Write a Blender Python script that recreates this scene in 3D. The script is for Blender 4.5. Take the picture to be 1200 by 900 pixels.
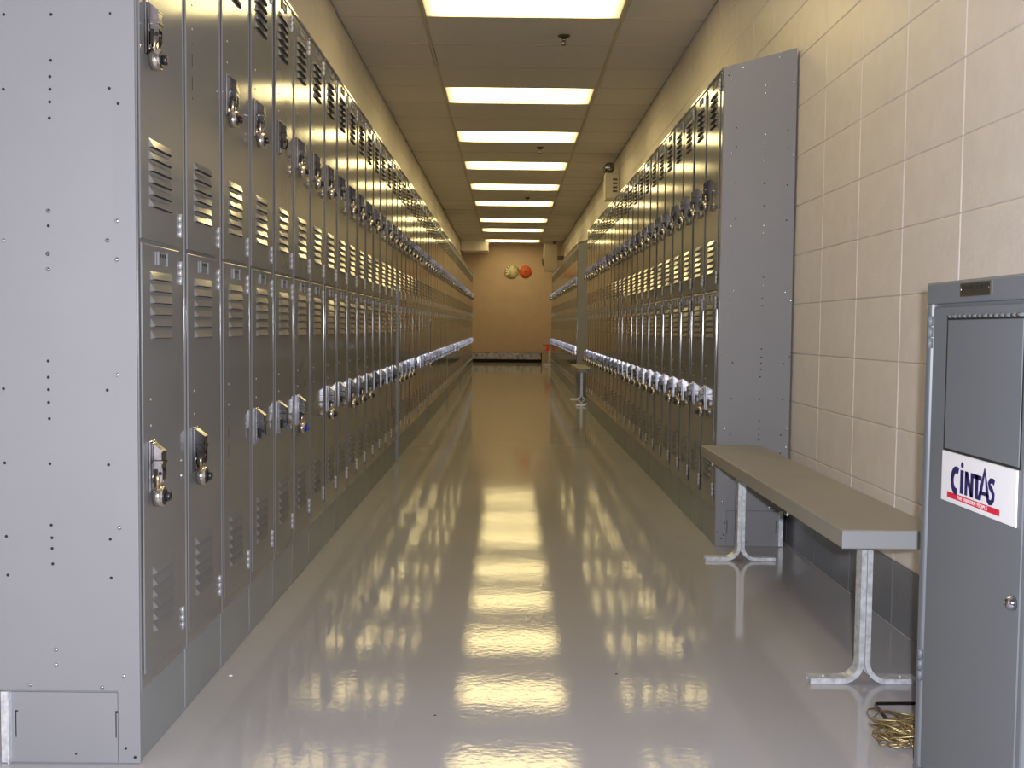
import bpy, math, random
from mathutils import Vector, Matrix

for _o in list(bpy.data.objects):
    bpy.data.objects.remove(_o)
SC = bpy.context.scene
COL = SC.collection
PI = math.pi
random.seed(7)

# ------------------------------------------------------------------ camera
F, PITCH, YAW, ROLL, CAMZ = 1223.3, 0.0523, 0.0040, 0.0099, 0.9043
cd = bpy.data.cameras.new('camera')
cam = bpy.data.objects.new('camera', cd)
COL.objects.link(cam)
cd.sensor_fit = 'HORIZONTAL'
cd.sensor_width = 36.0
cd.lens = F / 1200 * 36.0
cd.clip_start = 0.02
cd.clip_end = 100
cam.matrix_world = (Matrix.Translation((0, 0, CAMZ)) @ Matrix.Rotation(-YAW, 4, 'Z') @
                    Matrix.Rotation(PI / 2 - PITCH, 4, 'X') @ Matrix.Rotation(ROLL, 4, 'Z'))
SC.camera = cam

# ------------------------------------------------------------------ world, lamps, exposure
SC.view_settings.view_transform = 'Standard'
SC.view_settings.look = 'None'
SC.view_settings.gamma = 1.0
SC.view_settings.use_curve_mapping = False
SC.view_settings.exposure = 0.0
w = bpy.data.worlds.new('world')
w.use_nodes = True
w.node_tree.nodes['Background'].inputs[0].default_value = (0.02, 0.02, 0.02, 1)
w.node_tree.nodes['Background'].inputs[1].default_value = 0.0
SC.world = w

LENS_RGB = (1.0, 0.79, 0.35)      # light of the fluorescent ceiling fixtures
LENS_STRENGTH = 7.6
FLASH_W = 300.0                    # the camera's own flash

fl = bpy.data.lights.new('camera_flash', 'SPOT')
fl.energy = FLASH_W
fl.color = (0.90, 0.92, 1.0)
fl.spot_size = math.radians(112)
fl.spot_blend = 0.4
fl.shadow_soft_size = 0.018
flo = bpy.data.objects.new('camera_flash', fl)
COL.objects.link(flo)
flo.matrix_world = (Matrix.Translation((0.05, 0.0, CAMZ + 0.045)) @ Matrix.Rotation(PI / 2 - PITCH, 4, 'X'))

# ------------------------------------------------------------------ layout constants (metres)
XL, XR = -0.750, 0.8775            # planes of the locker fronts
Y0L, Y0R = 2.119, 4.357            # near ends of the two rows
UW = 0.3048                        # locker width
NL = 64
NR1, NR2, Y0R2 = 24, 26, 13.35
CEIL = 2.81
WALL_L, WALL_R, WALL_F, WALL_B = -1.062, 1.19, 23.6, -1.6
FRONT_T, BACK_T, DEP = 1.992, 2.072, 0.300   # sloping locker tops


def rise(y):                       # the floor climbs gently towards the far end
    t = max(0.0, (y - 5.0) / 18.5)
    return 0.19 * t * t


def lrise(y):
    return max(0.0, 0.0045 * (y - 6.5))


# ------------------------------------------------------------------ materials
def mat(name, color, rough=0.5, metal=0.0, coat=0.0, ior=1.5, noise=None, bump=None, spec=0.5):
    m = bpy.data.materials.new(name)
    m.use_nodes = True
    nt = m.node_tree
    b = nt.nodes['Principled BSDF']
    b.inputs['Base Color'].default_value = (*color, 1)
    b.inputs['Roughness'].default_value = rough
    b.inputs['Metallic'].default_value = metal
    b.inputs['Coat Weight'].default_value = coat
    b.inputs['Coat Roughness'].default_value = 0.06
    b.inputs['IOR'].default_value = ior
    b.inputs['Specular IOR Level'].default_value = spec
    vec = None
    if noise or bump:
        tc = nt.nodes.new('ShaderNodeTexCoord')
        oi = nt.nodes.new('ShaderNodeObjectInfo')
        ad = nt.nodes.new('ShaderNodeVectorMath')
        ad.operation = 'MULTIPLY_ADD'
        nt.links.new(oi.outputs['Random'], ad.inputs[0])
        ad.inputs[1].default_value = (37, 53, 71)
        nt.links.new(tc.outputs['Object'], ad.inputs[2])
        vec = ad.outputs[0]
    if noise:                      # (scale, amount)
        n = nt.nodes.new('ShaderNodeTexNoise')
        n.inputs['Scale'].default_value = noise[0]
        n.inputs['Detail'].default_value = 5
        nt.links.new(vec, n.inputs['Vector'])
        r = nt.nodes.new('ShaderNodeMapRange')
        r.inputs['From Min'].default_value = 0.3
        r.inputs['From Max'].default_value = 0.7
        r.inputs['To Min'].default_value = 1 - noise[1]
        r.inputs['To Max'].default_value = 1 + noise[1]
        nt.links.new(n.outputs['Fac'], r.inputs['Value'])
        mx = nt.nodes.new('ShaderNodeVectorMath')
        mx.operation = 'SCALE'
        mx.inputs[0].default_value = color
        nt.links.new(r.outputs['Result'], mx.inputs['Scale'])
        nt.links.new(mx.outputs[0], b.inputs['Base Color'])
    if bump:                       # list of (scale, distance)
        prev = None
        for sc, dist in bump:
            n = nt.nodes.new('ShaderNodeTexNoise')
            n.inputs['Scale'].default_value = sc
            n.inputs['Detail'].default_value = 2
            nt.links.new(vec, n.inputs['Vector'])
            bp = nt.nodes.new('ShaderNodeBump')
            bp.inputs['Strength'].default_value = 1.0
            bp.inputs['Distance'].default_value = dist
            nt.links.new(n.outputs['Fac'], bp.inputs['Height'])
            if prev:
                nt.links.new(prev, bp.inputs['Normal'])
            prev = bp.outputs['Normal']
        nt.links.new(prev, b.inputs['Normal'])
    return m


M = {}
M['paint'] = mat('grey_locker_enamel', (0.190, 0.188, 0.190), 0.11, 0.0, 0.0, 1.75, (3, 0.04), [(2.2, 0.0012), (26, 0.00004)])
M['panel'] = mat('grey_panel_enamel', (0.245, 0.245, 0.262), 0.40, 0.0, 0.0, 1.45, (3, 0.03), [(4, 0.0006), (300, 0.00003)])
M['cabinet'] = mat('grey_cabinet_enamel', (0.150, 0.162, 0.178), 0.40, 0.0, 0.0, 1.45, (4, 0.03), [(300, 0.00004)])
M['base'] = mat('grey_base_enamel', (0.235, 0.255, 0.275), 0.33, 0.0, 0.0, 1.45, (6, 0.06), [(9, 0.0004)])
M['dark'] = mat('dark_gap', (0.012, 0.011, 0.010), 0.8)  # near-black in place of the shade inside openings and gaps; also for print
M['floor'] = mat('grey_floor_epoxy', (0.395, 0.385, 0.405), 0.060, 0.0, 0.0, 1.5, (1.6, 0.04), [(7, 0.00035), (62, 0.00014)])
M['block'] = mat('cream_block_paint', (0.72, 0.655, 0.60), 0.42, 0.0, 0.0, 1.45, (14, 0.035), [(45, 0.0012), (220, 0.0004)])
M['joint'] = mat('cream_joint_paint', (0.72, 0.655, 0.60), 0.5, 0.0, 0.0, 1.45)
M['farwall'] = mat('tan_far_wall_paint', (0.53, 0.40, 0.30), 0.5, 0.0, 0.0, 1.45, (5, 0.04))
M['lowblock'] = mat('dark_grey_block_paint', (0.18, 0.185, 0.20), 0.28, 0.0, 0.0, 1.5, (10, 0.08), [(45, 0.0012)])
M['tile'] = mat('ceiling_tile', (0.64, 0.60, 0.56), 0.9, 0.0, 0.0, 1.4, (90, 0.05), [(160, 0.0010)])
M['tee'] = mat('ceiling_tee', (0.50, 0.43, 0.33), 0.5)
M['galv'] = mat('galvanised_steel', (0.74, 0.76, 0.80), 0.42, 0.55, 0.0, 1.5, (60, 0.22), [(50, 0.0003)])
M['chrome'] = mat('chrome', (0.52, 0.52, 0.57), 0.16, 1.0, 0.0, 1.5, (9, 0.6), [(90, 0.0002)])
M['plate'] = mat('number_plate_steel', (0.20, 0.20, 0.21), 0.45, 0.3)
M['lockbody'] = mat('padlock_steel', (0.66, 0.62, 0.58), 0.24, 1.0)
M['brass'] = mat('brass_shackle', (0.72, 0.58, 0.36), 0.26, 1.0)
M['black'] = mat('black_plastic', (0.02, 0.02, 0.022), 0.35)
M['blue'] = mat('blue_dial', (0.03, 0.06, 0.30), 0.35)
M['seat'] = mat('bench_grey_yellow_lit', (0.30, 0.28, 0.245), 0.36, 0.0, 0.0, 1.45, (5, 0.05), [(200, 0.0001)])  # plain bench grey with the yellow ceiling light mixed into its colour
M['seatedge'] = mat('bench_grey_flash_lit', (0.30, 0.30, 0.315), 0.4)  # the same bench grey, cooled to carry the flash on the seat ends
M['white'] = mat('white_vinyl', (0.80, 0.79, 0.82), 0.4)
M['navy'] = mat('navy_print', (0.020, 0.014, 0.10), 0.45)
M['red'] = mat('red_print', (0.62, 0.02, 0.05), 0.45)
M['bronze'] = mat('dark_bronze_plate', (0.10, 0.085, 0.065), 0.32, 0.6)
M['wireblack'] = mat('black_rod', (0.016, 0.012, 0.014), 0.35)
M['gold'] = mat('gold_wire', (0.33, 0.25, 0.12), 0.34, 0.8)
M['beige'] = mat('beige_box_enamel', (0.60, 0.52, 0.40), 0.45)
M['dullgalv'] = mat('mottled_dull_steel', (0.34, 0.31, 0.31), 0.45, 0.5, 0.0, 1.5, (14, 0.5))
M['hinge'] = mat('worn_hinge_steel', (0.50, 0.50, 0.53), 0.42, 0.5)
M['orange'] = mat('orange_red_enamel', (0.55, 0.085, 0.02), 0.4)
M['pale'] = mat('pale_straw_disc', (0.50, 0.45, 0.28), 0.5, noise=(9, 0.5))
M['stripe'] = mat('pale_stripe', (0.85, 0.82, 0.62), 0.4)
M['redtag'] = mat('red_cloth', (0.75, 0.06, 0.05), 0.7)
M['chip'] = mat('white_chip', (0.85, 0.85, 0.85), 0.7)
M['rust'] = mat('rust', (0.22, 0.13, 0.08), 0.8)

m = bpy.data.materials.new('lit_lens')            # the glowing prismatic lens: a little dimmer where the tubes end
m.use_nodes = True
nt = m.node_tree
nt.nodes.clear()
out = nt.nodes.new('ShaderNodeOutputMaterial')
em = nt.nodes.new('ShaderNodeEmission')
tc = nt.nodes.new('ShaderNodeTexCoord')
sp = nt.nodes.new('ShaderNodeSeparateXYZ')
ab = nt.nodes.new('ShaderNodeMath')
ab.operation = 'ABSOLUTE'
mr = nt.nodes.new('ShaderNodeMapRange')
mr.inputs['From Min'].default_value = 0.43
mr.inputs['From Max'].default_value = 0.585
mr.inputs['To Min'].default_value = LENS_STRENGTH
mr.inputs['To Max'].default_value = LENS_STRENGTH * 0.12
nt.links.new(tc.outputs['Object'], sp.inputs[0])
nt.links.new(sp.outputs['X'], ab.inputs[0])
nt.links.new(ab.outputs[0], mr.inputs['Value'])
nt.links.new(mr.outputs['Result'], em.inputs['Strength'])
em.inputs['Color'].default_value = (*LENS_RGB, 1)
nt.links.new(em.outputs[0], out.inputs[0])
M['lens'] = m


# ------------------------------------------------------------------ mesh builder and scene helpers
class MB:
    def __init__(s):
        s.v, s.f, s.mi, s.sm = [], [], [], []

    def add(s, vs, fs, mi=0, smooth=False):
        k = len(s.v)
        s.v += [tuple(p) for p in vs]
        for f in fs:
            s.f.append([i + k for i in f])
            s.mi.append(mi)
            s.sm.append(smooth)
        return s

    def box(s, x0, x1, y0, y1, z0, z1, mi=0):
        v = [(x0, y0, z0), (x1, y0, z0), (x1, y1, z0), (x0, y1, z0), (x0, y0, z1), (x1, y0, z1), (x1, y1, z1), (x0, y1, z1)]
        return s.add(v, [(0, 3, 2, 1), (4, 5, 6, 7), (0, 1, 5, 4), (1, 2, 6, 5), (2, 3, 7, 6), (3, 0, 4, 7)], mi)

    def plate(s, axis, base, top, a0, a1, b0, b1, c=0.003, mi=0, curve=0):
        """slab rising along `axis` from base to top with a bevelled rim (c); a, b are the other two axes in order"""
        d = top - base
        sg = 1 if d > 0 else -1
        rings = [(base, 0.0), (top - sg * min(c, abs(d)), 0.0)]
        if curve:
            rings.append((top - sg * min(c, abs(d)) * 0.3, c * 0.3))
        rings.append((top, c))
        vs = []
        for h, ins in rings:
            for a, b in ((a0 + ins, b0 + ins), (a1 - ins, b0 + ins), (a1 - ins, b1 - ins), (a0 + ins, b1 - ins)):
                p = [a, b]
                p.insert(axis, h)
                vs.append(p)
        fs = []
        n = len(rings)
        for r in range(n - 1):
            for i in range(4):
                j = (i + 1) % 4
                fs.append((r * 4 + i, r * 4 + j, r * 4 + 4 + j, r * 4 + 4 + i))
        t = (n - 1) * 4
        fs.append((t, t + 1, t + 2, t + 3))
        fs.append((3, 2, 1, 0))
        flip = (sg < 0) ^ (axis == 1)
        if flip:
            fs = [tuple(reversed(f)) for f in fs]
        return s.add(vs, fs, mi)

    def prism(s, pts, axis, h0, h1, mi=0):
        """polygon pts (a, b) in the two other axes, extruded along axis"""
        n = len(pts)
        vs = []
        for h in (h0, h1):
            for a, b in pts:
                p = [a, b]
                p.insert(axis, h)
                vs.append(p)
        fs = [tuple(range(n - 1, -1, -1)), tuple(range(n, 2 * n))]
        for i in range(n):
            j = (i + 1) % n
            fs.append((i, j, n + j, n + i))
        return s.add(vs, fs, mi)

    def lathe(s, prof, axis='z', n=14, c=(0, 0, 0), mi=0, smooth=True):
        """prof = [(radius, height)] turned about axis through c"""
        vs, fs = [], []
        for r, h in prof:
            for i in range(n):
                t = 2 * PI * i / n
                a, b = r * math.cos(t), r * math.sin(t)
                p = {'z': (a, b, h), 'x': (h, a, b), 'y': (b, h, a)}[axis]
                vs.append((p[0] + c[0], p[1] + c[1], p[2] + c[2]))
        m_ = len(prof)
        for k in range(m_ - 1):
            for i in range(n):
                j = (i + 1) % n
                fs.append((k * n + i, k * n + j, k * n + n + j, k * n + n + i))
        s.add(vs, fs, mi, smooth)
        k = len(s.v) - len(vs)
        for base, rev in ((0, True), ((m_ - 1) * n, False)):
            if prof[0 if rev else -1][0] > 1e-6:
                f = [k + base + i for i in range(n)]
                s.f.append(f[::-1] if rev else f)
                s.mi.append(mi)
                s.sm.append(False)
        return s

    def sweep(s, path, sect, up=(0, 1, 0), mi=0, smooth=False, closed=False):
        """section points (u along up, v along side) carried along a 3-D path"""
        P = [Vector(p) for p in path]
        n, m_ = len(P), len(sect)
        vs, fs = [], []
        for i, p in enumerate(P):
            if closed:
                t = P[(i + 1) % n] - P[i - 1]
            else:
                t = P[min(i + 1, n - 1)] - P[max(i - 1, 0)]
            t.normalize()
            U = Vector(up)
            U = U - t * U.dot(t)
            if U.length < 1e-4:
                U = Vector((1, 0, 0)) - t * t.x
            U.normalize()
            S = t.cross(U)
            for a, b in sect:
                vs.append(p + U * a + S * b)
        for i in range(n if closed else n - 1):
            for k in range(m_):
                j = (k + 1) % m_
                q = ((i + 1) % n) * m_
                fs.append((i * m_ + k, i * m_ + j, q + j, q + k))
        if not closed:
            fs.append(tuple(range(m_ - 1, -1, -1)))
            fs.append(tuple(range((n - 1) * m_, n * m_)))
        return s.add(vs, fs, mi, smooth)

    def tube(s, path, r, n=6, up=(0, 0, 1), mi=0, closed=False):
        sect = [(r * math.cos(2 * PI * i / n), r * math.sin(2 * PI * i / n)) for i in range(n)]
        return s.sweep(path, sect, up, mi, True, closed)

    def mesh(s, name, mats):
        me = bpy.data.meshes.new(name)
        me.from_pydata(s.v, [], s.f)
        for m_ in (mats if isinstance(mats, (list, tuple)) else [mats]):
            me.materials.append(M[m_])
        me.polygons.foreach_set('material_index', s.mi)
        me.polygons.foreach_set('use_smooth', s.sm)
        me.update()
        import bmesh
        bm = bmesh.new()
        bm.from_mesh(me)
        bmesh.ops.recalc_face_normals(bm, faces=bm.faces)
        bm.to_mesh(me)
        bm.free()
        return me


def link(name, me, parent=None, loc=(0, 0, 0), rot=(0, 0, 0), scale=None, kind=None, label=None):
    o = bpy.data.objects.new(name, me)
    COL.objects.link(o)
    if parent:
        o.parent = parent
    o.location = loc
    o.rotation_euler = rot
    if scale:
        o.scale = scale
    if kind:
        o['kind'] = kind
    if label:
        o['label'] = label
    return o


def tag(o, label, cat, group=None):
    o['label'] = label
    o['category'] = cat
    if group:
        o['group'] = group
    return o


def thing(name, label, cat, loc=(0, 0, 0), rotz=0.0, group=None):
    o = bpy.data.objects.new(name, None)
    o.empty_display_size = 0.05
    COL.objects.link(o)
    o.location = loc
    o.rotation_euler = (0, 0, rotz)
    return tag(o, label, cat, group)


def struct(name, mb, m_, parent=None):
    return link(name, mb.mesh(name, m_), parent, kind='structure')


ONES = 'zeroth first second third fourth fifth sixth seventh eighth ninth tenth eleventh twelfth thirteenth fourteenth fifteenth sixteenth seventeenth eighteenth nineteenth'.split()
TENS = {2: ('twenty', 'twentieth'), 3: ('thirty', 'thirtieth'), 4: ('forty', 'fortieth'), 5: ('fifty', 'fiftieth'), 6: ('sixty', 'sixtieth')}


def nth(n):
    if n < 20:
        return ONES[n]
    t, u = divmod(n, 10)
    return TENS[t][1] if u == 0 else TENS[t][0] + '-' + ONES[u]


# ------------------------------------------------------------------ the setting
mb = MB()                                         # floor: level near the camera, then a gentle climb
ys = [WALL_B, 2.0, 4.0] + [5 + 0.5 * i for i in range(38)]
vs, fs = [], []
for y in ys:
    vs += [(-1.2, y, rise(y)), (1.3, y, rise(y))]
for i in range(len(ys) - 1):
    fs.append((2 * i, 2 * i + 1, 2 * i + 3, 2 * i + 2))
k = len(vs)
vs += [(-1.2, WALL_B, -0.1), (1.3, WALL_B, -0.1), (1.3, WALL_F, -0.1), (-1.2, WALL_F, -0.1)]
fs.append((k + 3, k + 2, k + 1, k))
mb.add(vs, fs, 0, True)
struct('floor', mb, 'floor')

BW, BH, BZ, BY = 0.4064, 0.2032, 0.003, 2.770      # concrete block module, stack bond


def block_mesh(h, m_, sx):
    """block face bevelled all round; local origin at its lower near corner, proud along sx"""
    b = MB()
    b.plate(0, -sx * 0.030, 0.0, 0.0002, BW - 0.0002, 0.0002, h - 0.0002, 0.0044, curve=1)
    return b.mesh('block', m_)


def block_wall(name, xface, sx, kcols, courses_of, y_stuff):
    back = MB()
    xb = xface + sx * (-0.0046)
    back.box(min(xb, xb - sx * 0.1), max(xb, xb - sx * 0.1), WALL_B, WALL_F, -0.05, CEIL + 0.05)
    wall = struct(name, back, 'joint')
    full = block_mesh(BH, 'block', sx)
    dark = block_mesh(BH, 'lowblock', sx)
    cut = block_mesh(CEIL - (BZ + 13 * BH), 'block', sx)
    stuff = MB()
    for k in kcols:
        y = BY + k * BW
        if y + BW > WALL_F:
            continue
        for c in courses_of(y):
            me = dark if c == 0 else (cut if c == 13 else full)
            if y < y_stuff:
                link('block', me, wall, (xface, y, BZ + c * BH))
            else:
                stuff.v, stuff.f = stuff.v, stuff.f
                stuff.add([(p.co.x + xface, p.co.y + y, p.co.z + BZ + c * BH) for p in me.vertices],
                          [tuple(q.vertices) for q in me.polygons])
    link('far_blocks', stuff.mesh('far_blocks', 'block'), wall, kind='stuff')
    return wall


wall_right = block_wall('wall_right', WALL_R, -1, range(-4, 52), lambda y: range(0, 14) if (y < 4.75 or 11.2 < y < 13.4) else range(9, 14), 12.5)
wall_left = block_wall('wall_left', WALL_L, 1, range(1, 52), lambda y: range(9, 14), 12.5)

mb = MB()
mb.box(-1.3, 1.4, WALL_F, WALL_F + 0.1, 0.0, CEIL + 0.05)
struct('wall_far', mb, 'farwall')
mb = MB()
mb.box(-1.3, 1.4, WALL_B - 0.1, WALL_B, -0.05, CEIL + 0.05)
struct('wall_back', mb, 'block')
mb = MB()
mb.plate(1, 23.58, 22.75, -1.05, -0.455, 2.602, 2.812, 0.004)
struct('wall_bulkhead', mb, 'block')

# suspended ceiling: tees, tiles and recessed lights on one 2 ft x 4 ft grid
GX0, GX1 = 0.071 - 0.6096, 0.071 + 0.6096
GY, ROW = 6.511, 0.6096
LIGHT_ROWS = [-4, 0, 4, 7, 10, 13, 16, 20, 23, 27]     # row n spans GY+(n-1)*ROW .. GY+n*ROW
mb = MB()
mb.box(-1.3, 1.4, WALL_B, WALL_F, CEIL + 0.016, CEIL + 0.1)
ceiling = struct('ceiling', mb, 'tile')


def tile_mesh(wx):
    b = MB()
    b.plate(2, CEIL + 0.020, CEIL + 0.0030, -wx / 2 + 0.010, wx / 2 - 0.010, -ROW / 2 + 0.008, ROW / 2 - 0.008, 0.0012)
    return b.mesh('ceiling_tile', 'tile')


TM = {0: (tile_mesh(GX0 - WALL_L), (GX0 + WALL_L) / 2), 1: (tile_mesh(GX1 - GX0), 0.071), 2: (tile_mesh(WALL_R - GX1), (GX1 + WALL_R) / 2)}
TEE = 0.0115
for x in (GX0, GX1):
    mb = MB()
    mb.plate(2, CEIL + 0.02, CEIL - 0.001, x - TEE, x + TEE, WALL_B, WALL_F, 0.0012)
    link('ceiling_main_tee', mb.mesh('ceiling_main_tee', 'tee'), ceiling)
mb = MB()
mb.plate(2, CEIL + 0.02, CEIL + 0.0005, WALL_L, WALL_R, -TEE * 0.7, TEE * 0.7, 0.0012)
cross = mb.mesh('ceiling_cross_tee', 'tee')
for n in range(-12, 29):
    y1 = GY + n * ROW
    if y1 > WALL_F:
        break
    if y1 > WALL_B + 0.1:
        link('ceiling_cross_tee', cross, ceiling, (0, y1, 0))
    yc = y1 - ROW / 2
    for kx, (me, xc) in TM.items():
        if yc < WALL_B + 0.3 or (kx == 1 and n in LIGHT_ROWS):
            continue
        link('ceiling_tile', me, ceiling, (xc, yc, 0), rot=(random.uniform(-.002, .002), random.uniform(-.002, .002), 0))

fb = MB()
LX, LY = 0.589, 0.282
for a in ((-0.604, -LX, -0.300, 0.300), (LX, 0.604, -0.300, 0.300), (-LX, LX, -0.300, -LY), (-LX, LX, LY, 0.300)):
    fb.box(a[0], a[1], a[2], a[3], -0.002, 0.020)
frame_me = fb.mesh('lens_frame', 'beige')
lb = MB()
lb.box(-LX, LX, -LY, LY, 0.004, 0.012)
lens_me = lb.mesh('lens', 'lens')
vis = 0
for n in LIGHT_ROWS:
    yc = GY + (n - 0.5) * ROW
    if n < 0:
        lab = 'lit fluorescent ceiling light above the camera, out of the picture' if n == -4 else 'lit fluorescent ceiling light behind the camera, out of the picture'
    else:
        vis += 1
        lab = ('lit ceiling light panel cut off by the top edge, nearest of the row' if n == 0 else
               'lit ceiling light panel, farthest of the row, before the end wall' if n == 27 else
               'lit ceiling light panel, %s in the row counted from the nearest' % nth(vis))
    t = thing('ceiling_light', lab, 'ceiling light', (0.071, yc, CEIL), 0, 'recessed fluorescent ceiling lights')
    link('lens_frame', frame_me, t)
    link('lens', lens_me, t)

# ------------------------------------------------------------------ lockers
# local frame: X out of the row, Y from the latch side to the hinge side, Z up; front frame plane X = 0
bb = MB()
g = 0.0022
prof = [(-DEP, 0.1501), (-g, 0.1501), (-g, FRONT_T - 0.004), (-DEP, BACK_T)]
bb.prism(prof, 1, 0.0006, UW - 0.0006)
bb.plate(0, -g, 0.0, 0.0012, UW - 0.0012, 0.1501, FRONT_T, 0.0013, curve=1)                     # front frame face, rounded at the joints
bb.plate(0, -g, 0.0011, 0.0012, 0.0040, 0.1501, FRONT_T, 0.0009, curve=1)                  # rolled edges meeting the neighbour
bb.plate(0, -g, 0.0011, UW - 0.0040, UW - 0.0012, 0.1501, FRONT_T, 0.0009, curve=1)
bb.plate(0, -0.001, 0.006, 0.004, UW - 0.004, FRONT_T - 0.016, FRONT_T - 0.001, 0.003)      # rolled top lip
body_me = bb.mesh('body', 'paint')
pb = MB()
pb.plate(0, -0.28, -0.004, 0.0012, UW - 0.0012, 0.0, 0.150, 0.0035, curve=1)
base_me = pb.mesh('base_panel', 'base')

DY0, DY1 = 0.011, 0.256            # door edges along the row
DZ = {'lower': (0.183, 1.0735), 'upper': (1.0815, 1.972)}
DT = 0.0035
DC = (DY0 + DY1) / 2


def door_mesh(z0, z1):
    zc = (z0 + z1) / 2
    b = MB()
    b.plate(0, 0.0002, DT, DY0 - DC, DY1 - DC, z0 - zc, z1 - zc, 0.0017, curve=1)
    return b.mesh('door', 'paint')


door_me = {k_: door_mesh(*v_) for k_, v_ in DZ.items()}


def louvre(b, zt, w0=-0.073, w1=0.066):
    x0, x1, h = DT, DT + 0.0068, 0.0185
    e = 0.012
    v = [(x0, w0, zt), (x0, w1, zt), (x1, w1 - e, zt - h + 0.002), (x1, w0 + e, zt - h + 0.002), (x0, w0, zt - h), (x0, w1, zt - h)]
    b.add(v, [(0, 1, 2, 3), (0, 3, 4), (1, 5, 2)], 0)
    q = 0.0012
    b.add([(x1 - 0.0008, w0 + e, zt - h + 0.0021), (x1 - 0.0008, w1 - e, zt - h + 0.0021), (x0 + 0.0004, w1, zt - h + 0.0004), (x0 + 0.0004, w0, zt - h + 0.0004)], [(0, 1, 2, 3)], 1)  # black face painted in for the shade inside the louvre opening


one_l = MB()
louvre(one_l, 0.0)
louvre_me = one_l.mesh('louvre', ['paint', 'dark'])
TOPS = {'lower': [1.018 - i * 0.0245 for i in range(6)] + [0.398 - i * 0.0245 for i in range(6)],
        'upper': [1.918 - i * 0.0245 for i in range(6)] + [1.292 - i * 0.0245 for i in range(6)]}
bank_me = {}
for k_ in DZ:
    b = MB()
    zc = sum(DZ[k_]) / 2
    for zt in TOPS[k_]:
        louvre(b, zt - zc)
    bank_me[k_] = b.mesh('louvres', ['paint', 'dark'])

hb = MB()
hb.lathe([(0.0045, -0.026), (0.0045, -0.009)], 'z', 6)
hb.lathe([(0.0047, -0.008), (0.0047, 0.008)], 'z', 6)
hb.lathe([(0.0045, 0.009), (0.0045, 0.026)], 'z', 6)
hinge_me = hb.mesh('hinge', 'hinge')
HZ = {'lower': (1.024, 0.233), 'upper': (1.929, 1.130)}

nb = MB()
nb.plate(0, DT - 0.001, DT + 0.002, -0.030, 0.030, -0.013, 0.013, 0.001)
nb.box(DT + 0.001, DT + 0.0045, -0.032, -0.026, -0.014, 0.014)
nb.box(DT + 0.001, DT + 0.0045, 0.026, 0.032, -0.014, 0.014)
for y in (-0.016, 0, 0.016):
    nb.box(DT + 0.0015, DT + 0.0026, y - 0.004, y + 0.004, 0.003, 0.010, 1)
plate_me = nb.mesh('number_plate', ['plate', 'dark'])
PZ = {'lower': 1.047, 'upper': 1.950}

# lift handle with a hasp: backing plate plus a hood with sloping top, cross bar and eye
hh = MB()
hh.plate(0, DT, DT + 0.004, -0.018, 0.018, -0.054, 0.054, 0.0015)
hh.plate(0, DT + 0.003, DT + 0.010, -0.013, 0.013, -0.050, 0.050, 0.003)
for s_ in (-1, 1):
    y0, y1 = (s_ * 0.0125, s_ * 0.0105)
    y0, y1 = min(y0, y1), max(y0, y1)
    hh.prism([(0.012, 0.047), (0.031, 0.032), (0.031, 0.014), (0.012, 0.014)], 1, y0, y1)
    hh.prism([(0.014, 0.008), (0.031, 0.006), (0.031, -0.026), (0.026, -0.036), (0.022, -0.036), (0.022, -0.004), (0.014, -0.004)], 1, y0, y1)
hh.box(0.0295, 0.031, -0.0125, 0.0125, -0.004, 0.032)
hh.prism([(0.012, 0.049), (0.032, 0.033), (0.032, 0.030), (0.012, 0.046)], 1, -0.0135, 0.0135)
hh.box(0.012, 0.033, -0.014, 0.014, 0.007, 0.0125)
hh.box(0.013, 0.019, -0.003, 0.003, -0.030, 0.006)
hh.lathe([(0.0035, 0.0), (0.0028, 0.0022), (0.0, 0.003)], 'x', 8, (DT + 0.004, 0, 0.0515))
for s_ in (-1, 1):
    ya, yb = sorted((s_ * 0.0120, s_ * 0.0128))
    hh.lathe([(0.0042, ya), (0.0042, yb)], 'y', 8, (0.0265, 0, -0.014), 1)
    hh.box(0.012, 0.031, ya, yb, 0.0115, 0.0145, 1)
    hh.box(0.0145, 0.0215, ya - 0.0004, yb - 0.0001, -0.034, -0.006, 1)
handle_me = hh.mesh('handle', ['chrome', 'dark'])
HC = {'lower': 0.611, 'upper': 1.512}
HY = 0.056
sl = MB()                                        # bare latch slots where a handle is missing
for z, hgt in ((0.05, 0.006), (0.012, 0.03), (-0.040, 0.03), (-0.075, 0.006)):
    sl.box(DT - 0.001, DT + 0.0003, -0.002, 0.002, z - hgt / 2, z + hgt / 2)
slots_me = sl.mesh('latch_slots', 'dark')
rv = MB()
for z in (0.14, 0.085):
    rv.lathe([(0.003, 0.0), (0.0022, 0.0013), (0, 0.0018)], 'x', 6, (DT, 0, z))
rivet_me = rv.mesh('latch_rivets', 'hinge')

NEAR_SINGLE = 9                                  # louvres are single pieces on the nearest lockers


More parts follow.
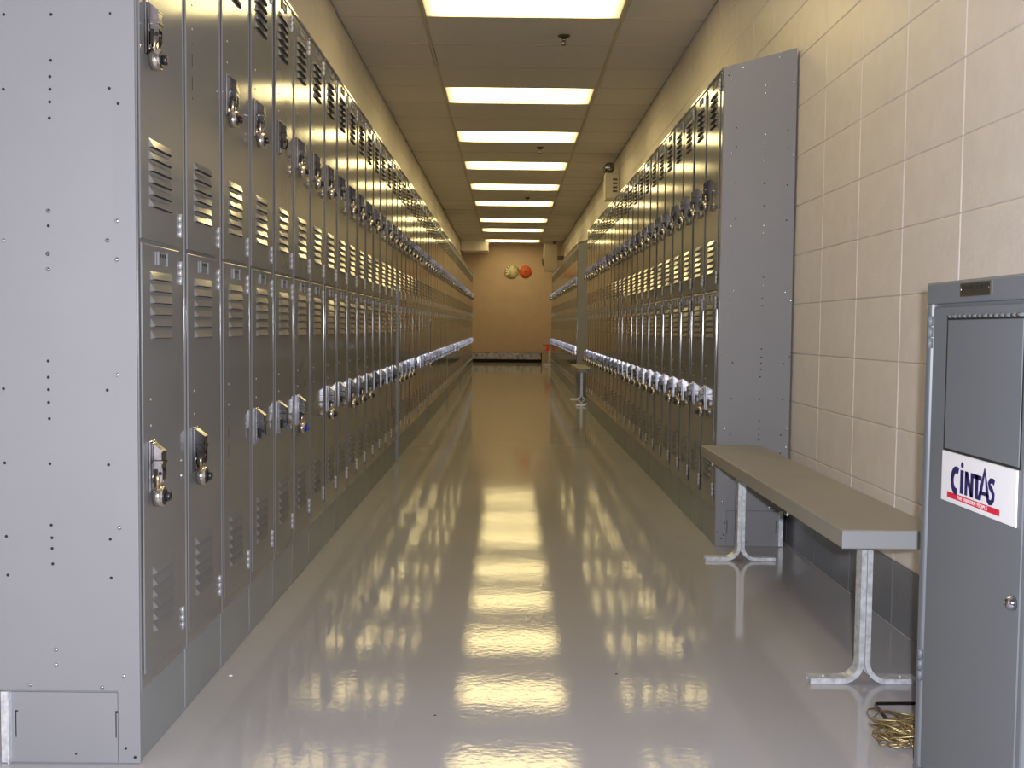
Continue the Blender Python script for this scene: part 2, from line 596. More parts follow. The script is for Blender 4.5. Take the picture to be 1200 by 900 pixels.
def make_locker(row_x, y, sgn, label, group, single, up_handle, low_handle, trim=False):
    """sgn +1: row on the left facing +x; -1: row on the right facing -x"""
    loc = (row_x, y if sgn > 0 else y + UW, 0)
    t = thing('locker', label, 'locker', loc, 0 if sgn > 0 else PI, group)
    ym = y + UW / 2
    lr, fr = lrise(ym), rise(ym + UW / 2)
    link('body', body_me, t, (0, 0, lr))
    link('base_panel', base_me, t, (0, 0, fr), scale=(1, 1, (0.15 + lr - fr) / 0.15))
    for k_ in ('upper', 'lower'):
        zc = sum(DZ[k_]) / 2
        tilt = random.gauss(0, 0.0035)
        d = link('door', door_me[k_], t, (0.0008 + abs(tilt) * 0.12, DC, zc + lr), (0, random.gauss(0, 0.0012), tilt))
        if single:
            for zt in TOPS[k_]:
                link('louvre', louvre_me, d, (0, 0, zt - zc))
        else:
            link('louvres', bank_me[k_], d, kind='stuff')
        for hz in HZ[k_]:
            link('hinge', hinge_me, d, (0.0050, DY1 + 0.002 - DC, hz - zc))
        link('number_plate', plate_me, d, (0, 0.002, PZ[k_] - zc))
        has = up_handle if k_ == 'upper' else low_handle
        if has:
            link('handle', handle_me, d, (0, HY - DC, HC[k_] - zc))
        else:
            link('latch_slots', slots_me, d, (0, HY - DC, HC[k_] - zc), kind='stuff')
        link('latch_rivets', rivet_me, d, (0, HY - DC, HC[k_] - zc), kind='stuff')
    if trim:
        b = MB()
        b.plate(0, -0.004, 0.018 if y < 8 else 0.010, 0.0005, 0.0095, rise(y) + 0.01 - lr, 1.19 if y < 8 else 1.10, 0.003, curve=1)
        link('joint_trim', b.mesh('joint_trim', 'panel'), t, (0, 0, lr))
    return t


LOW_NOH = {2, 6, 21, 40}
UP_NOH = {1}
UP_NOLOCK_L = {1, 4, 8, 13, 22, 37, 51}
LOW_LOCK_L = {0, 1, 5, 7, 9, 10, 11, 16, 17, 18, 19, 25, 43}
rng = random.Random(3)
left_lockers, right_lockers, rightfar_lockers = [], [], []
locks = []                                       # (row, index, tier, world position, sign)
for i in range(NL):
    y = Y0L + i * UW
    if i == 0:
        lab = 'grey locker at the near end of the left row, beside its pale end panel'
    elif i == NL - 1:
        lab = 'grey locker at the far end of the left row, nearest the end wall'
    else:
        lab = 'grey two-door locker, %s from the near end of the left row' % nth(i + 1)
        if i == 1:
            lab += ', upper handle missing'
        if i in (2, 6):
            lab += ', lower handle missing'
    t = make_locker(XL, y, 1, lab, 'lockers in the long left row', i < NEAR_SINGLE, i not in UP_NOH, i not in LOW_NOH, i in (16, 25, 35, 47))
    left_lockers.append(t)
    for tier in ('upper', 'lower'):
        if (tier == 'upper' and i not in UP_NOLOCK_L) or (tier == 'lower' and i in LOW_LOCK_L):
            locks.append(('left', i, tier, (XL, y + HY, lrise(y + UW / 2)), 1))
for i in range(NR1):
    y = Y0R + i * UW
    lab = ('grey locker at the near end of the right row, its riveted panel behind the bench' if i == 0 else
           'grey locker at the far end of the first right row, beside the gap' if i == NR1 - 1 else
           'grey two-door locker, %s from the near end of the right row' % nth(i + 1))
    right_lockers.append(make_locker(XR, y, -1, lab, 'lockers in the first row on the right', i < 5, True, True))
    for tier in ('upper', 'lower'):
        if (tier == 'upper' and i not in (15, 19)) or (tier == 'lower' and i not in (1, 4, 11)):
            locks.append(('right', i, tier, (XR, y + UW - HY, lrise(y + UW / 2)), -1))
for i in range(NR2):
    y = Y0R2 + i * UW
    lab = ('grey locker at the near end of the distant right row, with a narrow end panel' if i == 0 else
           'grey locker at the far end of the distant right row' if i == NR2 - 1 else
           'grey two-door locker, %s from the near end of the distant right row' % nth(i + 1))
    rightfar_lockers.append(make_locker(XR, y, -1, lab, 'lockers in the distant row on the right', False, True, True))
    for tier in ('upper', 'lower'):
        if (tier == 'upper' and rng.random() < 0.7) or (tier == 'lower' and i in (1, 2, 9)):
            locks.append(('distant right', i, tier, (XR, y + UW - HY, lrise(y + UW / 2)), -1))

# combination padlocks hanging from the handles (local X out of the door, Z up, origin at the body centre)
bd = MB()
R_ = 0.0215
bd.lathe([(R_, -0.0095), (R_, 0.0085)], 'x', 20)
bd.lathe([(R_, 0.0085), (R_ * 0.93, 0.0105)], 'x', 20, smooth=False)
bd.lathe([(R_ * 0.93, -0.0105), (R_, -0.0095)], 'x', 20, smooth=False)
pbody = bd.mesh('body', 'lockbody')
dl = MB()
dl.lathe([(0.0170, 0.0100), (0.0170, 0.0120), (0.0160, 0.0128)], 'x', 16)
dl.lathe([(0.0095, 0.0120), (0.0095, 0.0215), (0.0080, 0.0235)], 'x', 10)
pdial = dl.mesh('dial', 'black')
dlb = MB()
dlb.lathe([(0.0170, 0.0100), (0.0170, 0.0120), (0.0160, 0.0128)], 'x', 16)
dlb.lathe([(0.0095, 0.0120), (0.0095, 0.0215), (0.0080, 0.0235)], 'x', 10)
pdial_blue = dlb.mesh('dial', 'blue')
sh = MB()
path = [(0, -0.0115, 0.012), (0, -0.0115, 0.038)] + [(0, -0.0115 * math.cos(a * PI / 8), 0.038 + 0.0115 * math.sin(a * PI / 8)) for a in range(1, 8)] + [(0, 0.0115, 0.038), (0, 0.0115, 0.012)]
sh.tube(path, 0.0036, 6, up=(1, 0, 0))
pshackle = sh.mesh('shackle', 'brass')
al = MB()
for mmb in (bd, dl, sh):
    al.add(mmb.v, mmb.f, {bd: 0, dl: 1, sh: 2}[mmb], True)
pall = al.mesh('padlock', ['lockbody', 'black', 'brass'])
for row, i, tier, (x, y, lr), sg in locks:
    z = HC[tier] - 0.063 + lr
    loc = (x + sg * 0.0225, y, z)
    rot = rng.uniform(-0.10, 0.10)
    rz = (0 if sg > 0 else PI) + rot
    where = {'left': 'left row', 'right': 'first right row', 'distant right': 'distant right row'}[row]
    blue = row == 'left' and tier == 'lower' and i == 5
    lab = 'padlock %son the %s door of the %s locker of the %s' % ('with blue dial ' if blue else '', tier, nth(i + 1), where)
    grp = 'padlocks on the %s doors of the %s' % (tier, where)
    if y < 9:
        t = thing('padlock', lab, 'padlock', loc, rz, grp)
        t.rotation_euler = (rng.uniform(-0.06, 0.06), 0, rz)
        link('body', pbody, t)
        link('dial', pdial_blue if blue else pdial, t, label='blue dial' if blue else None)
        link('shackle', pshackle, t)
    else:
        o = link('padlock', pall, None, loc, (0, 0, rz))
        tag(o, lab, 'padlock', grp)


# end panels (children of the end lockers). Face plane: local Y = yf, facing outward along dirn
def end_panel(t, yf, dirn, xw, holes, rivets, kick):
    """xw maps world x to local X; holes / rivets are (world x, z)"""
    def slab(b, pts, th, mi=0):
        b.prism(pts, 1, yf, yf + dirn * th, mi)
    b = MB()
    slab(b, [(-DEP, 0.153), (-0.046, 0.153), (-0.046, FRONT_T + 0.010), (-DEP, BACK_T)], 0.003)
    link('side_panel', b.mesh('side_panel', 'panel'), t)
    b = MB()
    b.prism([(-0.046, 0.002), (-0.001, 0.002), (-0.001, FRONT_T - 0.002), (-0.046, FRONT_T + 0.0105)], 1, yf, yf + dirn * 0.0042)
    link('corner_post', b.mesh('corner_post', 'panel'), t)
    if not kick:
        return
    b = MB()
    b.box(-0.268, -0.0475, min(yf, yf + dirn * 0.0035), max(yf, yf + dirn * 0.0035), 0.003, 0.149)
    link('end_kick_plate', b.mesh('end_kick_plate', 'panel'), t)
    b = MB()
    b.box(-0.2865, -0.2695, min(yf, yf + dirn * 0.006), max(yf, yf + dirn * 0.006), 0.002, 0.150)
    b.box(-0.2695, -0.2660, min(yf, yf + dirn * 0.016), max(yf, yf + dirn * 0.016), 0.002, 0.150)
    link('angle_bracket', b.mesh('angle_bracket', 'galv'), t, label='galvanised angle bracket')
    b = MB()
    e = 0.0042
    ya, yb = sorted((yf + dirn * 0.0032, yf + dirn * 0.00375))
    for xx in (-0.258, -0.052):                      # bent slots in the kick plate
        b.box(xx, xx + 0.0022, ya, yb, 0.055, 0.110)
        b.box(xx, xx + 0.006, ya, yb, 0.108, 0.111)
    b.box(-0.1360, -0.1320, ya, yb, 0.018, 0.022)
    link('kick_plate_slots', b.mesh('kick_plate_slots', 'dark'), t, kind='stuff')
    b = MB()
    for hx, hz in holes:
        lx = xw(hx)
        hy = yf + dirn * (0.0030 if lx < -0.046 else 0.0042)
        b.lathe([(0.0032, 0.0), (0.0032, dirn * 0.0004)], 'y', 10, (lx, hy, hz))
    link('bolt_holes', b.mesh('bolt_holes', 'dark'), t, kind='stuff')
    b = MB()
    for hx, hz in rivets:
        lx = xw(hx)
        hy = yf + dirn * (0.0030 if lx < -0.046 else 0.0042)
        b.lathe([(0.0046, 0.0), (0.0042, dirn * 0.0012), (0.0026, dirn * 0.0022), (0, dirn * 0.0026)], 'y', 10, (lx, hy, hz))
    link('rivets', b.mesh('rivets', 'chrome'), t, kind='stuff')


HOLES_L = [(-1.01, 1.52), (-0.916, 1.521), (-0.798, 1.524), (-0.918, 1.431), (-0.92, 1.399), (-0.92, 1.374), (-0.921, 1.349), (-0.922, 1.317), (-1.013, 1.373), (-0.802, 1.377), (-0.784, 1.347), (-0.927, 1.103), (-0.931, 0.831), (-0.931, 0.798), (-0.931, 0.773), (-0.931, 0.747), (-0.93, 0.714), (-1.022, 0.774), (-0.812, 0.773), (-1.022, 0.623), (-0.93, 0.622), (-0.811, 0.621), (-0.929, 0.496), (-1.021, 0.472), (-0.809, 0.468), (-0.928, 0.47), (-0.928, 0.448), (-0.927, 0.416), (-1.019, 0.392), (-0.808, 0.388), (-0.781, 0.033), (-0.762, 0.014), (-1.029, 0.027)]
RIV_L = [(-0.927, 1.133), (-0.789, 1.114), (-1.018, 1.073), (-0.809, 1.075), (-0.929, 1.047), (-0.929, 1.047), (-0.79, 1.037), (-0.929, 1.016), (-0.792, 0.804), (-0.79, 0.492), (-0.923, 0.238), (-0.923, 0.206), (-0.977, 0.164), (-0.829, 0.159), (-0.784, 0.184)]
HOLES_R = [(0.933, 1.744), (1.147, 1.738), (0.934, 1.667), (1.149, 1.662), (0.935, 1.518), (1.054, 1.517), (1.149, 1.513), (1.055, 1.426), (0.938, 1.371), (1.149, 1.367), (0.898, 1.957), (0.92, 1.035), (1.057, 0.832), (1.057, 0.798), (1.056, 0.773), (1.056, 0.747), (1.054, 0.716), (0.937, 0.775), (1.15, 0.773), (0.935, 0.624), (1.055, 0.623), (1.149, 0.623), (1.054, 0.531), (1.054, 0.5), (1.054, 0.473), (1.053, 0.452), (0.933, 0.474), (1.146, 0.473), (1.145, 0.396), (1.05, 0.209), (0.917, 0.1), (0.914, 0.049), (0.905, 0.033), (0.887, 0.061)]
RIV_R = [(0.956, 1.99), (1.105, 2.033), (0.911, 1.941), (1.168, 1.934), (1.051, 1.919), (1.052, 1.888), (1.054, 1.719), (1.054, 1.685), (1.054, 1.664), (1.054, 1.638), (1.053, 1.607), (0.917, 1.64), (1.173, 1.635), (0.919, 1.34), (1.177, 1.334), (1.057, 1.345), (1.056, 1.312), (1.057, 1.13), (1.058, 1.098), (1.055, 1.047), (1.056, 1.014), (0.935, 1.074), (1.151, 1.069), (1.175, 1.034), (0.917, 0.804), (1.176, 0.803), (0.911, 0.498), (1.17, 0.499), (1.17, 0.421), (0.908, 0.189), (1.103, 0.165)]
end_panel(left_lockers[0], 0.0, -1, lambda x: x - XL, HOLES_L, RIV_L, True)
end_panel(right_lockers[0], UW, 1, lambda x: -(x - XR), HOLES_R, RIV_R, True)
end_panel(rightfar_lockers[0], UW, 1, lambda x: -(x - XR), [], [], False)


# ------------------------------------------------------------------ benches
def c_leg_path(xo):
    """one bent bar: down the post, round a bend, out along the floor. xo = -1 / +1"""
    r = 0.045
    top, zf = 0.388, 0.012
    x0 = xo * 0.012
    pts = [(x0, 0, top), (x0, 0, zf + r)]
    for a in range(1, 7):
        t = a / 6 * PI / 2
        pts.append((x0 + xo * (r - r * math.cos(t)), 0, zf + r - r * math.sin(t)))
    pts.append((xo * 0.138, 0, zf))
    return pts


def make_bench(loc, length, label, width=0.25, dz=0.0, group='locker room benches', tilt=0.0):
    t = thing('bench', label, 'bench', loc, 0, group)
    hw, L = width / 2, length
    b = MB()
    b.plate(2, 0.392, 0.4345, -hw, hw, 0, L, 0.004, curve=1)
    link('seat', b.mesh('seat', 'seat'), t)
    b = MB()
    b.plate(1, 0.001, -0.003, -hw, hw, 0.390, 0.4325, 0.002)
    b.plate(1, L - 0.001, L + 0.003, -hw, hw, 0.390, 0.4325, 0.002)
    link('seat_end_cap', b.mesh('seat_end_cap', 'seatedge'), t, label='grey end cap')
    for ly in (0.20, L - 0.20):
        for xo in (-1, 1):
            b = MB()
            s_ = xo
            sect = [(-0.021, -0.0025), (0.021, -0.0025), (0.021, 0.011), (0.0175, 0.011), (0.0175, 0.0015), (-0.0175, 0.0015), (-0.0175, 0.011), (-0.021, 0.011)]
            sect = [(u, v * -xo) for u, v in sect]
            b.sweep(c_leg_path(xo), sect, up=(0, 1, 0))
            b.lathe([(0.004, 0), (0.003, 0.003), (0, 0.004)], 'z', 8, (xo * 0.10, 0, 0.0145))
            link('leg', b.mesh('leg', 'galv'), t, (0, ly, 0))
        b = MB()
        b.box(-0.10, 0.10, -0.018, 0.018, 0.386, 0.392)
        b.box(-0.0125, 0.0125, -0.006, 0.006, 0.04, 0.388)
        link('leg_bracket', b.mesh('leg_bracket', 'galv'), t, (0, ly, 0))
    for ly in (0.55, L - 0.16):
        b = MB()
        b.box(-hw + 0.012, -hw + 0.040, -0.010, 0.010, 0.376, 0.392)
        b.box(-hw + 0.012, -hw + 0.016, -0.014, 0.014, 0.372, 0.392)
        link('seat_clip', b.mesh('seat_clip', 'hinge'), t, (0, ly, 0))
    return t


make_bench((0.925, 2.462, 0.0), 1.83, 'long low bench with galvanised legs along the right wall, nearest the camera')
make_bench((0.925, 11.78, rise(12.7)), 1.50, 'small distant bench in the gap between the two right locker rows')
b3 = make_bench((0.90, 21.35, rise(22.2)), 1.75, 'farthest bench on the right, with a red cloth on its end')
b = MB()
for i in range(2):
    b.add([(-0.128, -0.012, 0.442), (-0.06, -0.012, 0.442), (-0.062, -0.020, 0.315), (-0.124, -0.018, 0.300),
           (-0.128, -0.006, 0.440), (-0.06, -0.006, 0.440), (-0.062, -0.008, 0.315), (-0.124, -0.006, 0.300)],
          [(0, 1, 2, 3), (7, 6, 5, 4), (0, 4, 5, 1), (1, 5, 6, 2), (2, 6, 7, 3), (3, 7, 4, 0)])
    break
o = link('red_cloth', b.mesh('red_cloth', 'redtag'), None, (0.90, 21.35, rise(22.2)))
tag(o, 'small red cloth hanging over the end of the farthest bench', 'cloth')

# low bench across the far end
t = thing('low_bench', 'long low bench with mottled metal front edge across the foot of the end wall', 'bench', (-0.035, 22.85, rise(22.9)))
b = MB()
b.plate(2, 0.205, 0.222, -0.75, 0.775, 0.0, 0.40, 0.003)
link('seat', b.mesh('seat', 'bronze'), t)
b = MB()
b.plate(1, 0.006, -0.012, -0.75, 0.755, 0.072, 0.2075, 0.003)
link('front_edge', b.mesh('front_edge', 'dullgalv'), t, label='mottled galvanised front edge')
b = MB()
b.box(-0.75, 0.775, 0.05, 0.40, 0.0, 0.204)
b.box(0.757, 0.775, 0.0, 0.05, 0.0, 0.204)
link('under_seat_shade', b.mesh('under_seat_shade', 'dark'), t)  # black fill for the shade under the seat and along its right end

# ------------------------------------------------------------------ uniform drop cabinet on the right
CX, CY0, CY1, CH = 0.850, 1.668, 2.111, 1.005
t = thing('collection_cabinet', 'grey steel drop cabinet with a white sign, at the right edge', 'cabinet', (CX, CY1, 0))
# local: X from the front face back to the wall, Y negative towards the camera
CW = CY1 - CY0
b = MB()
b.box(0.004, 0.330, -CW + 0.001, -0.001, 0.004, CH - 0.004)
link('body', b.mesh('body', 'cabinet'), t)
b = MB()
b.plate(0, 0.016, -0.006, -CW, 0.0, 0.962, CH, 0.004, curve=1)
b.plate(0, 0.016, -0.006, -CW, 0.0, 0.002, 0.020, 0.003)
b.plate(0, 0.016, -0.006, -0.026, 0.0, 0.018, 0.964, 0.006, curve=1)
b.plate(0, 0.016, -0.006, -CW, -CW + 0.024, 0.018, 0.964, 0.006, curve=1)
link('door_frame', b.mesh('door_frame', 'cabinet'), t)
door = link('door', None, t) if False else None
b = MB()
b.plate(0, 0.006, -0.003, -CW + 0.028, -0.030, 0.024, 0.957, 0.003)
d = link('door', b.mesh('door', 'cabinet'), t)
b = MB()
b.lathe([(0.0, -0.0165), (0.0055, -0.0165), (0.0100, -0.0125), (0.0118, -0.0080), (0.0125, -0.0030)], 'x', 18)
b.box(-0.0172, -0.0160, -0.001, 0.001, -0.0045, 0.0045, 1)
link('key_lock', b.mesh('key_lock', ['chrome', 'dark']), d, (0, 1.716 - CY1, 0.457), label='round chrome key lock')
b = MB()
b.box(-0.0055, -0.0022, 1.708 - CY1, 1.990 + 0.020 - CY1, 0.932, 0.9345, 1)
b.plate(0, -0.0028, -0.0034, 1.708 - CY1, 2.0150 - CY1, 0.6800, 0.9345, 0.0002, 1)
b.plate(0, -0.002, -0.0046, 1.712 - CY1, 2.008 - CY1, 0.6835, 0.9315, 0.0018)
fl_ = link('drop_flap', b.mesh('drop_flap', ['cabinet', 'dark']), t)
b = MB()
for i in range(14):
    y = 1.715 - CY1 + i * 0.0212
    b.lathe([(0.0032, 0.0), (0.0032, 0.0165 if i % 2 else 0.019)], 'y', 6, (-0.0050, y, 0.937))
link('piano_hinge', b.mesh('piano_hinge', 'cabinet'), t)
for z in (0.875, 0.20):
    b = MB()
    for k in range(3):
        b.lathe([(0.0055, k * 0.022), (0.0055, k * 0.022 + 0.020)], 'z', 8, (-0.005, -0.022, z))
    link('hinge', b.mesh('hinge', 'cabinet'), t)
b = MB()
b.plate(0, -0.004, -0.0090, 1.826 - CY1, 1.950 - CY1, 0.973, 0.9985, 0.0015)
for i in range(9):
    y = 1.842 - CY1 + i * 0.0105
    b.box(-0.0096, -0.0088, y, y + 0.0075, 0.985, 0.9925, 1)
for y in (1.832, 1.944):
    b.lathe([(0.0024, -0.0088), (0.0018, -0.0102), (0, -0.0106)], 'x', 8, (0, y - CY1, 0.986), 2)
link('name_plate', b.mesh('name_plate', ['bronze', 'dark', 'chrome']), t, label='dark bronze name plate')

# white sign: CINTAS over a red bar. (s, q): s from left to right 0..1, q from top to bottom 0..1
SY0, SY1, SZT, SZB = 2.012, 1.714, 0.6790, 0.5835
b = MB()
b.plate(0, -0.0035, -0.0062, SY1 - CY1, SY0 - CY1, SZB, SZT, 0.0008)
sign = link('sign', b.mesh('sign', 'white'), t, label='white sign with navy lettering and a red bar')


def SP(s_, q):
    s_ = 0.97 * s_ - 0.010
    return (SY0 + (SY1 - SY0) * s_ - CY1, SZT + (SZB - SZT) * q)


def flat(bm_, pts, x0=-0.0058, x1=-0.0070):
    bm_.prism([SP(*p) for p in pts], 0, x0, x1)


def ribbon(bm_, line, wd):
    """strip of half widths wd (s, q) along a centre line"""
    n = len(line)
    L_, R2 = [], []
    asp = (SY0 - SY1) / (SZT - SZB)
    for i, (s_, q) in enumerate(line):
        a, c = line[max(i - 1, 0)], line[min(i + 1, n - 1)]
        dx, dy = (c[0] - a[0]) * asp, c[1] - a[1]
        ln = math.hypot(dx, dy) or 1
        h = wd[i] if isinstance(wd, (list, tuple)) else wd
        ox, oy = -dy / ln * h / asp, dx / ln * h
        L_.append((s_ + ox, q + oy))
        R2.append((s_ - ox, q - oy))
    for i in range(n - 1):
        flat(bm_, [L_[i], L_[i + 1], R2[i + 1], R2[i]])


b = MB()
cs, cq = 0.2440, 0.525                                       # C
arc = [(cs + 0.062 * math.cos(math.radians(a)), cq + 0.215 * math.sin(math.radians(a))) for a in range(-62, -300, -17)]
ribbon(b, arc, 0.068)
flat(b, [(0.305, 0.285), (0.350, 0.285), (0.350, 0.745), (0.305, 0.745)])    # i
flat(b, [(0.3275 + 0.019 * math.cos(2 * PI * k / 12), 0.185 + 0.060 * math.sin(2 * PI * k / 12)) for k in range(12)])
flat(b, [(0.372, 0.285), (0.408, 0.285), (0.408, 0.745), (0.372, 0.745)])    # N
flat(b, [(0.372, 0.285), (0.412, 0.285), (0.492, 0.745), (0.452, 0.745)])
flat(b, [(0.455, 0.285), (0.492, 0.285), (0.492, 0.745), (0.455, 0.745)])
flat(b, [(0.488, 0.285), (0.602, 0.285), (0.602, 0.370), (0.488, 0.370)])    # T
flat(b, [(0.520, 0.285), (0.560, 0.285), (0.560, 0.745), (0.520, 0.745)])
flat(b, [(0.640, 0.110), (0.652, 0.150), (0.598, 0.745), (0.556, 0.745)])    # A with its tall point
flat(b, [(0.640, 0.110), (0.660, 0.230), (0.712, 0.640), (0.672, 0.640)])
flat(b, [(0.592, 0.560), (0.690, 0.560), (0.690, 0.630), (0.590, 0.630)])
S_line = [(0.772, 0.340), (0.752, 0.312), (0.722, 0.318), (0.706, 0.372), (0.716, 0.435), (0.745, 0.490), (0.764, 0.555),
          (0.762, 0.645), (0.742, 0.710), (0.714, 0.722), (0.694, 0.685), (0.684, 0.620)]
ribbon(b, S_line, 0.050)
link('lettering', b.mesh('lettering', 'navy'), sign, label='navy letters reading CINTAS')
b = MB()
flat(b, [(0.110, 0.790), (0.846, 0.790), (0.846, 0.905), (0.110, 0.905)], -0.0058, -0.0066)
link('red_bar', b.mesh('red_bar', 'red'), sign, label='red bar')
fc = bpy.data.curves.new('tagline', 'FONT')
fc.body = 'THE UNIFORM PEOPLE'
fc.size = 0.0098
fc.space_character = 1.28
fc.align_x = 'CENTER'
fc.align_y = 'CENTER'
fc.extrude = 0.0002
fo = bpy.data.objects.new('tagline', fc)
COL.objects.link(fo)
bpy.context.view_layer.update()
me = bpy.data.meshes.new_from_object(fo.evaluated_get(bpy.context.evaluated_depsgraph_get()))
bpy.data.objects.remove(fo)
bpy.data.curves.remove(fc)
me.name = 'tagline'
me.materials.clear()
me.materials.append(M['white'])
yy, zz = SP(0.478, 0.848)
link('tagline', me, sign, (-0.0070, yy, zz), (PI / 2, 0, -PI / 2), label='small white capitals')

# ------------------------------------------------------------------ things on the floor by the cabinet
b = MB()
b.tube([(1.03, 2.475, 0.012), (0.895, 2.470, 0.012), (0.889, 2.455, 0.012), (0.879, 2.318, 0.016)], 0.0042, 8)
o = link('black_rod_frame', b.mesh('black_rod_frame', 'wireblack'))
tag(o, 'bent black rod frame lying on the floor beside the grey drop cabinet', 'wire frame')
b = MB()
r2 = random.Random(11)
for k in range(22):
    cx, cy, cz = 0.905 + r2.uniform(-0.02, 0.03), 2.235 + r2.uniform(-0.02, 0.055), 0.010 + k * 0.0018
    a, c = r2.uniform(0.050, 0.088), r2.uniform(0.018, 0.045)
    th = r2.uniform(-0.5, 0.5)
    ti = r2.uniform(-0.16, 0.16)
    pts = []
    for j in range(18):
        q = 2 * PI * j / 18
        u, v_ = a * math.cos(q), c * math.sin(q)
        pts.append((cx + u * math.cos(th) - v_ * math.sin(th), cy + u * math.sin(th) + v_ * math.cos(th), max(0.004, cz + u * ti + 0.006 * math.sin(3 * q + k))))
    b.tube(pts, 0.0016, 5, closed=True)
b.tube([(0.862, 2.27, 0.045), (0.868, 2.235, 0.055), (0.873, 2.200, 0.030), (0.880, 2.178, 0.006)], 0.0017, 5)
b.tube([(0.876, 2.27, 0.046), (0.885, 2.25, 0.052), (0.884, 2.23, 0.050), (0.897, 2.20, 0.03), (0.893, 2.175, 0.010), (0.884, 2.168, 0.004)], 0.0017, 5)
o = link('wire_bundle', b.mesh('wire_bundle', 'gold'))
tag(o, 'tangled bundle of gold wire on the floor against the grey drop cabinet', 'wire')

for (x, y, r_, m_, lab) in ((-0.711, 2.665, 0.006, 'chip', 'tiny white chip on the floor beside the left locker base'),
                            (0.293, 2.705, 0.004, 'black', 'tiny dark speck on the floor right of the reflected lights'),
                            (-0.163, 2.40, 0.0035, 'black', 'tiny dark speck on the floor left of the reflected lights')):
    b = MB()
    b.lathe([(r_, 0.0005), (r_ * 0.8, r_ * 0.35), (0, r_ * 0.5)], 'z', 7)
    tag(link('floor_speck', b.mesh('floor_speck', m_), None, (x, y, 0)), lab, 'speck')

# ------------------------------------------------------------------ ceiling and far-end fittings
for i, (x, y, lab) in enumerate(((0.343, 6.885, 'pendant fire sprinkler on the ceiling just behind the nearest light panel'),
                                 (0.315, 11.06, 'pendant fire sprinkler on the ceiling behind the third light panel'),
                                 (0.26, 15.25, 'tiny distant pendant fire sprinkler on the ceiling before the sixth light panel'))):
    t = thing('sprinkler', lab, 'sprinkler', (x, y, CEIL), 0, 'ceiling sprinklers')
    b = MB()
    b.lathe([(0.040, 0.002), (0.040, -0.003), (0.028, -0.012), (0.012, -0.020)], 'z', 16)
    link('escutcheon', b.mesh('escutcheon', 'bronze'), t)
    b = MB()
    b.lathe([(0.011, -0.018), (0.011, -0.030), (0.006, -0.033)], 'z', 10)
    b.tube([(-0.009, 0, -0.030), (-0.011, 0, -0.042), (0, 0, -0.058), (0.011, 0, -0.042), (0.009, 0, -0.030)], 0.0025, 5, up=(0, 1, 0))
    b.lathe([(0.0025, -0.030), (0.0025, -0.056)], 'z', 6)
    link('head', b.mesh('head', 'chrome'), t)
    b = MB()
    b.lathe([(0.015, -0.057), (0.015, -0.060)], 'z', 12)
    link('deflector', b.mesh('deflector', 'bronze'), t)

t = thing('emergency_light', 'beige emergency light box with a round lamp, high on the right wall', 'emergency light', (WALL_R, 11.40, 2.325))
b = MB()
b.box(-0.152, 0.0, 0.012, 0.24, 0.0, 0.285)
link('housing', b.mesh('housing', 'beige'), t)
b = MB()
b.plate(1, 0.012, 0.0, -0.146, -0.004, 0.010, 0.280, 0.006)
for k in range(4):
    b.box(-0.075, -0.025, -0.0006, 0.001, 0.075 + k * 0.042, 0.095 + k * 0.042, 1)
link('cover', b.mesh('cover', ['beige', 'bronze']), t)
for yy in (0.06, 0.19):
    b = MB()
    b.lathe([(0.012, 0.280), (0.012, 0.300)], 'z', 8, (-0.11, yy, 0))
    b.lathe([(0.020, 0.045), (0.045, 0.036), (0.056, 0.012), (0.056, -0.012), (0.050, -0.022)], 'y', 16, (-0.11, yy, 0.345))
    lh = link('lamp_head', b.mesh('lamp_head', 'bronze'), t)
    b = MB()
    b.lathe([(0.050, -0.022), (0.035, -0.032), (0.0, -0.038)], 'y', 16, (-0.11, yy, 0.345))
    link('lamp_lens', b.mesh('lamp_lens', 'chrome'), lh)

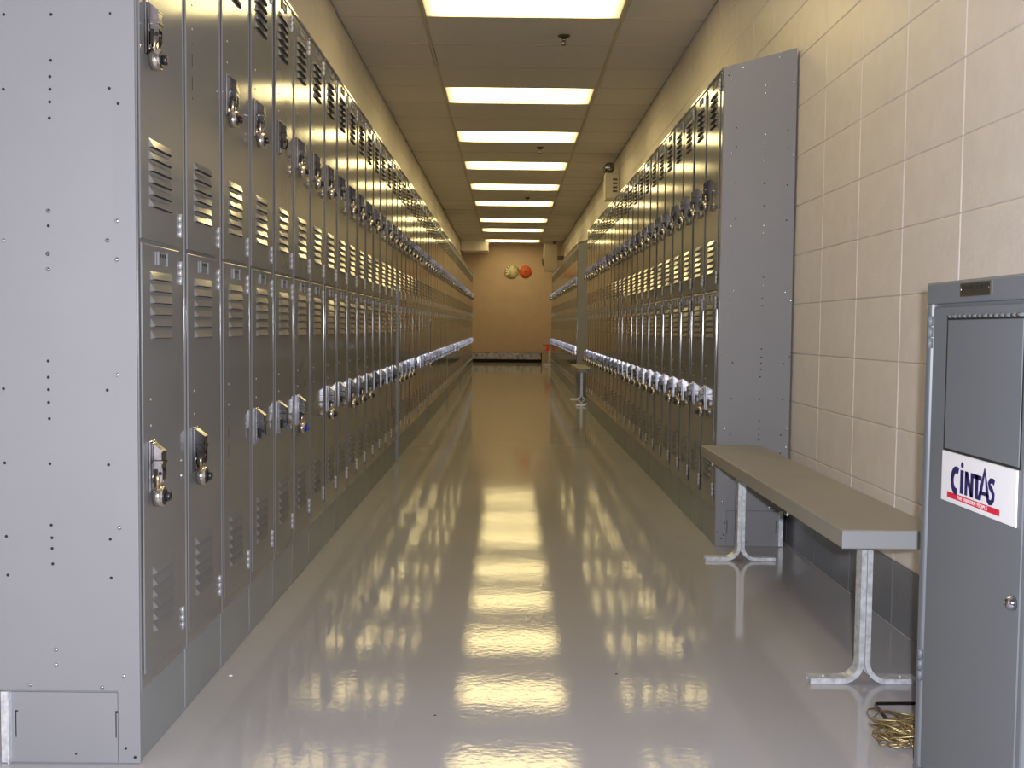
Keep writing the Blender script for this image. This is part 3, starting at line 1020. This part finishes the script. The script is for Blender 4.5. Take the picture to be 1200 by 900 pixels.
t = thing('wall_unit', 'beige box-shaped unit hung high in the far right corner above the distant lockers', 'wall unit', (0.898, 22.62, 2.17))
b = MB()
b.plate(1, 0.30, 0.0, -0.145, 0.148, 0.0, 0.575, 0.010, curve=1)
link('housing', b.mesh('housing', 'beige'), t)
b = MB()
b.box(0.148, 0.285, 0.05, 0.25, 0.25, 0.33)
b.box(0.05, 0.10, 0.05, 0.25, 0.575, 0.640)
link('mounting_arm', b.mesh('mounting_arm', 'bronze'), t)
b = MB()
b.lathe([(0.0, -0.035), (0.05, -0.034), (0.115, -0.010), (0.120, 0.0)], 'x', 18, (-0.150, 0.14, 0.22))
link('side_dome', b.mesh('side_dome', 'bronze'), t)

t = thing('pale_disc', 'round pale mottled disc mounted high on the end wall, left of the orange disc', 'wall fitting', (0.065, 23.6, 2.20))
b = MB()
b.lathe([(0.158, 0.0), (0.157, -0.018), (0.135, -0.045), (0.070, -0.062), (0.0, -0.068)], 'y', 26)
link('disc', b.mesh('disc', 'pale'), t)
b = MB()
for k in range(6):
    a = math.radians(70 + k * 26)
    b.prism([(0.150 * math.cos(a), 0.150 * math.sin(a)), (0.055 * math.cos(a + .12), 0.055 * math.sin(a + .12)), (0.060 * math.cos(a + .30), 0.060 * math.sin(a + .30)), (0.145 * math.cos(a + .20), 0.145 * math.sin(a + .20))], 1, -0.070, -0.030)
link('pale_bars', b.mesh('pale_bars', 'stripe'), t)
t = thing('orange_disc', 'round orange-red disc mounted high on the end wall, right of the pale disc', 'wall fitting', (0.372, 23.6, 2.20))
b = MB()
b.lathe([(0.140, 0.0), (0.139, -0.020), (0.118, -0.046), (0.060, -0.060), (0.0, -0.063)], 'y', 26)
link('disc', b.mesh('disc', 'orange'), t)
b = MB()
b.lathe([(0.022, -0.058), (0.018, -0.068), (0.0, -0.070)], 'y', 10)
link('centre_cap', b.mesh('centre_cap', 'bronze'), t)
b = MB()
b.plate(1, 23.6, 23.565, 0.205, 0.262, 2.24, 2.31, 0.004)
tag(link('small_box', b.mesh('small_box', 'pale')), 'small pale box on the end wall between the pale disc and the orange disc', 'wall fitting')
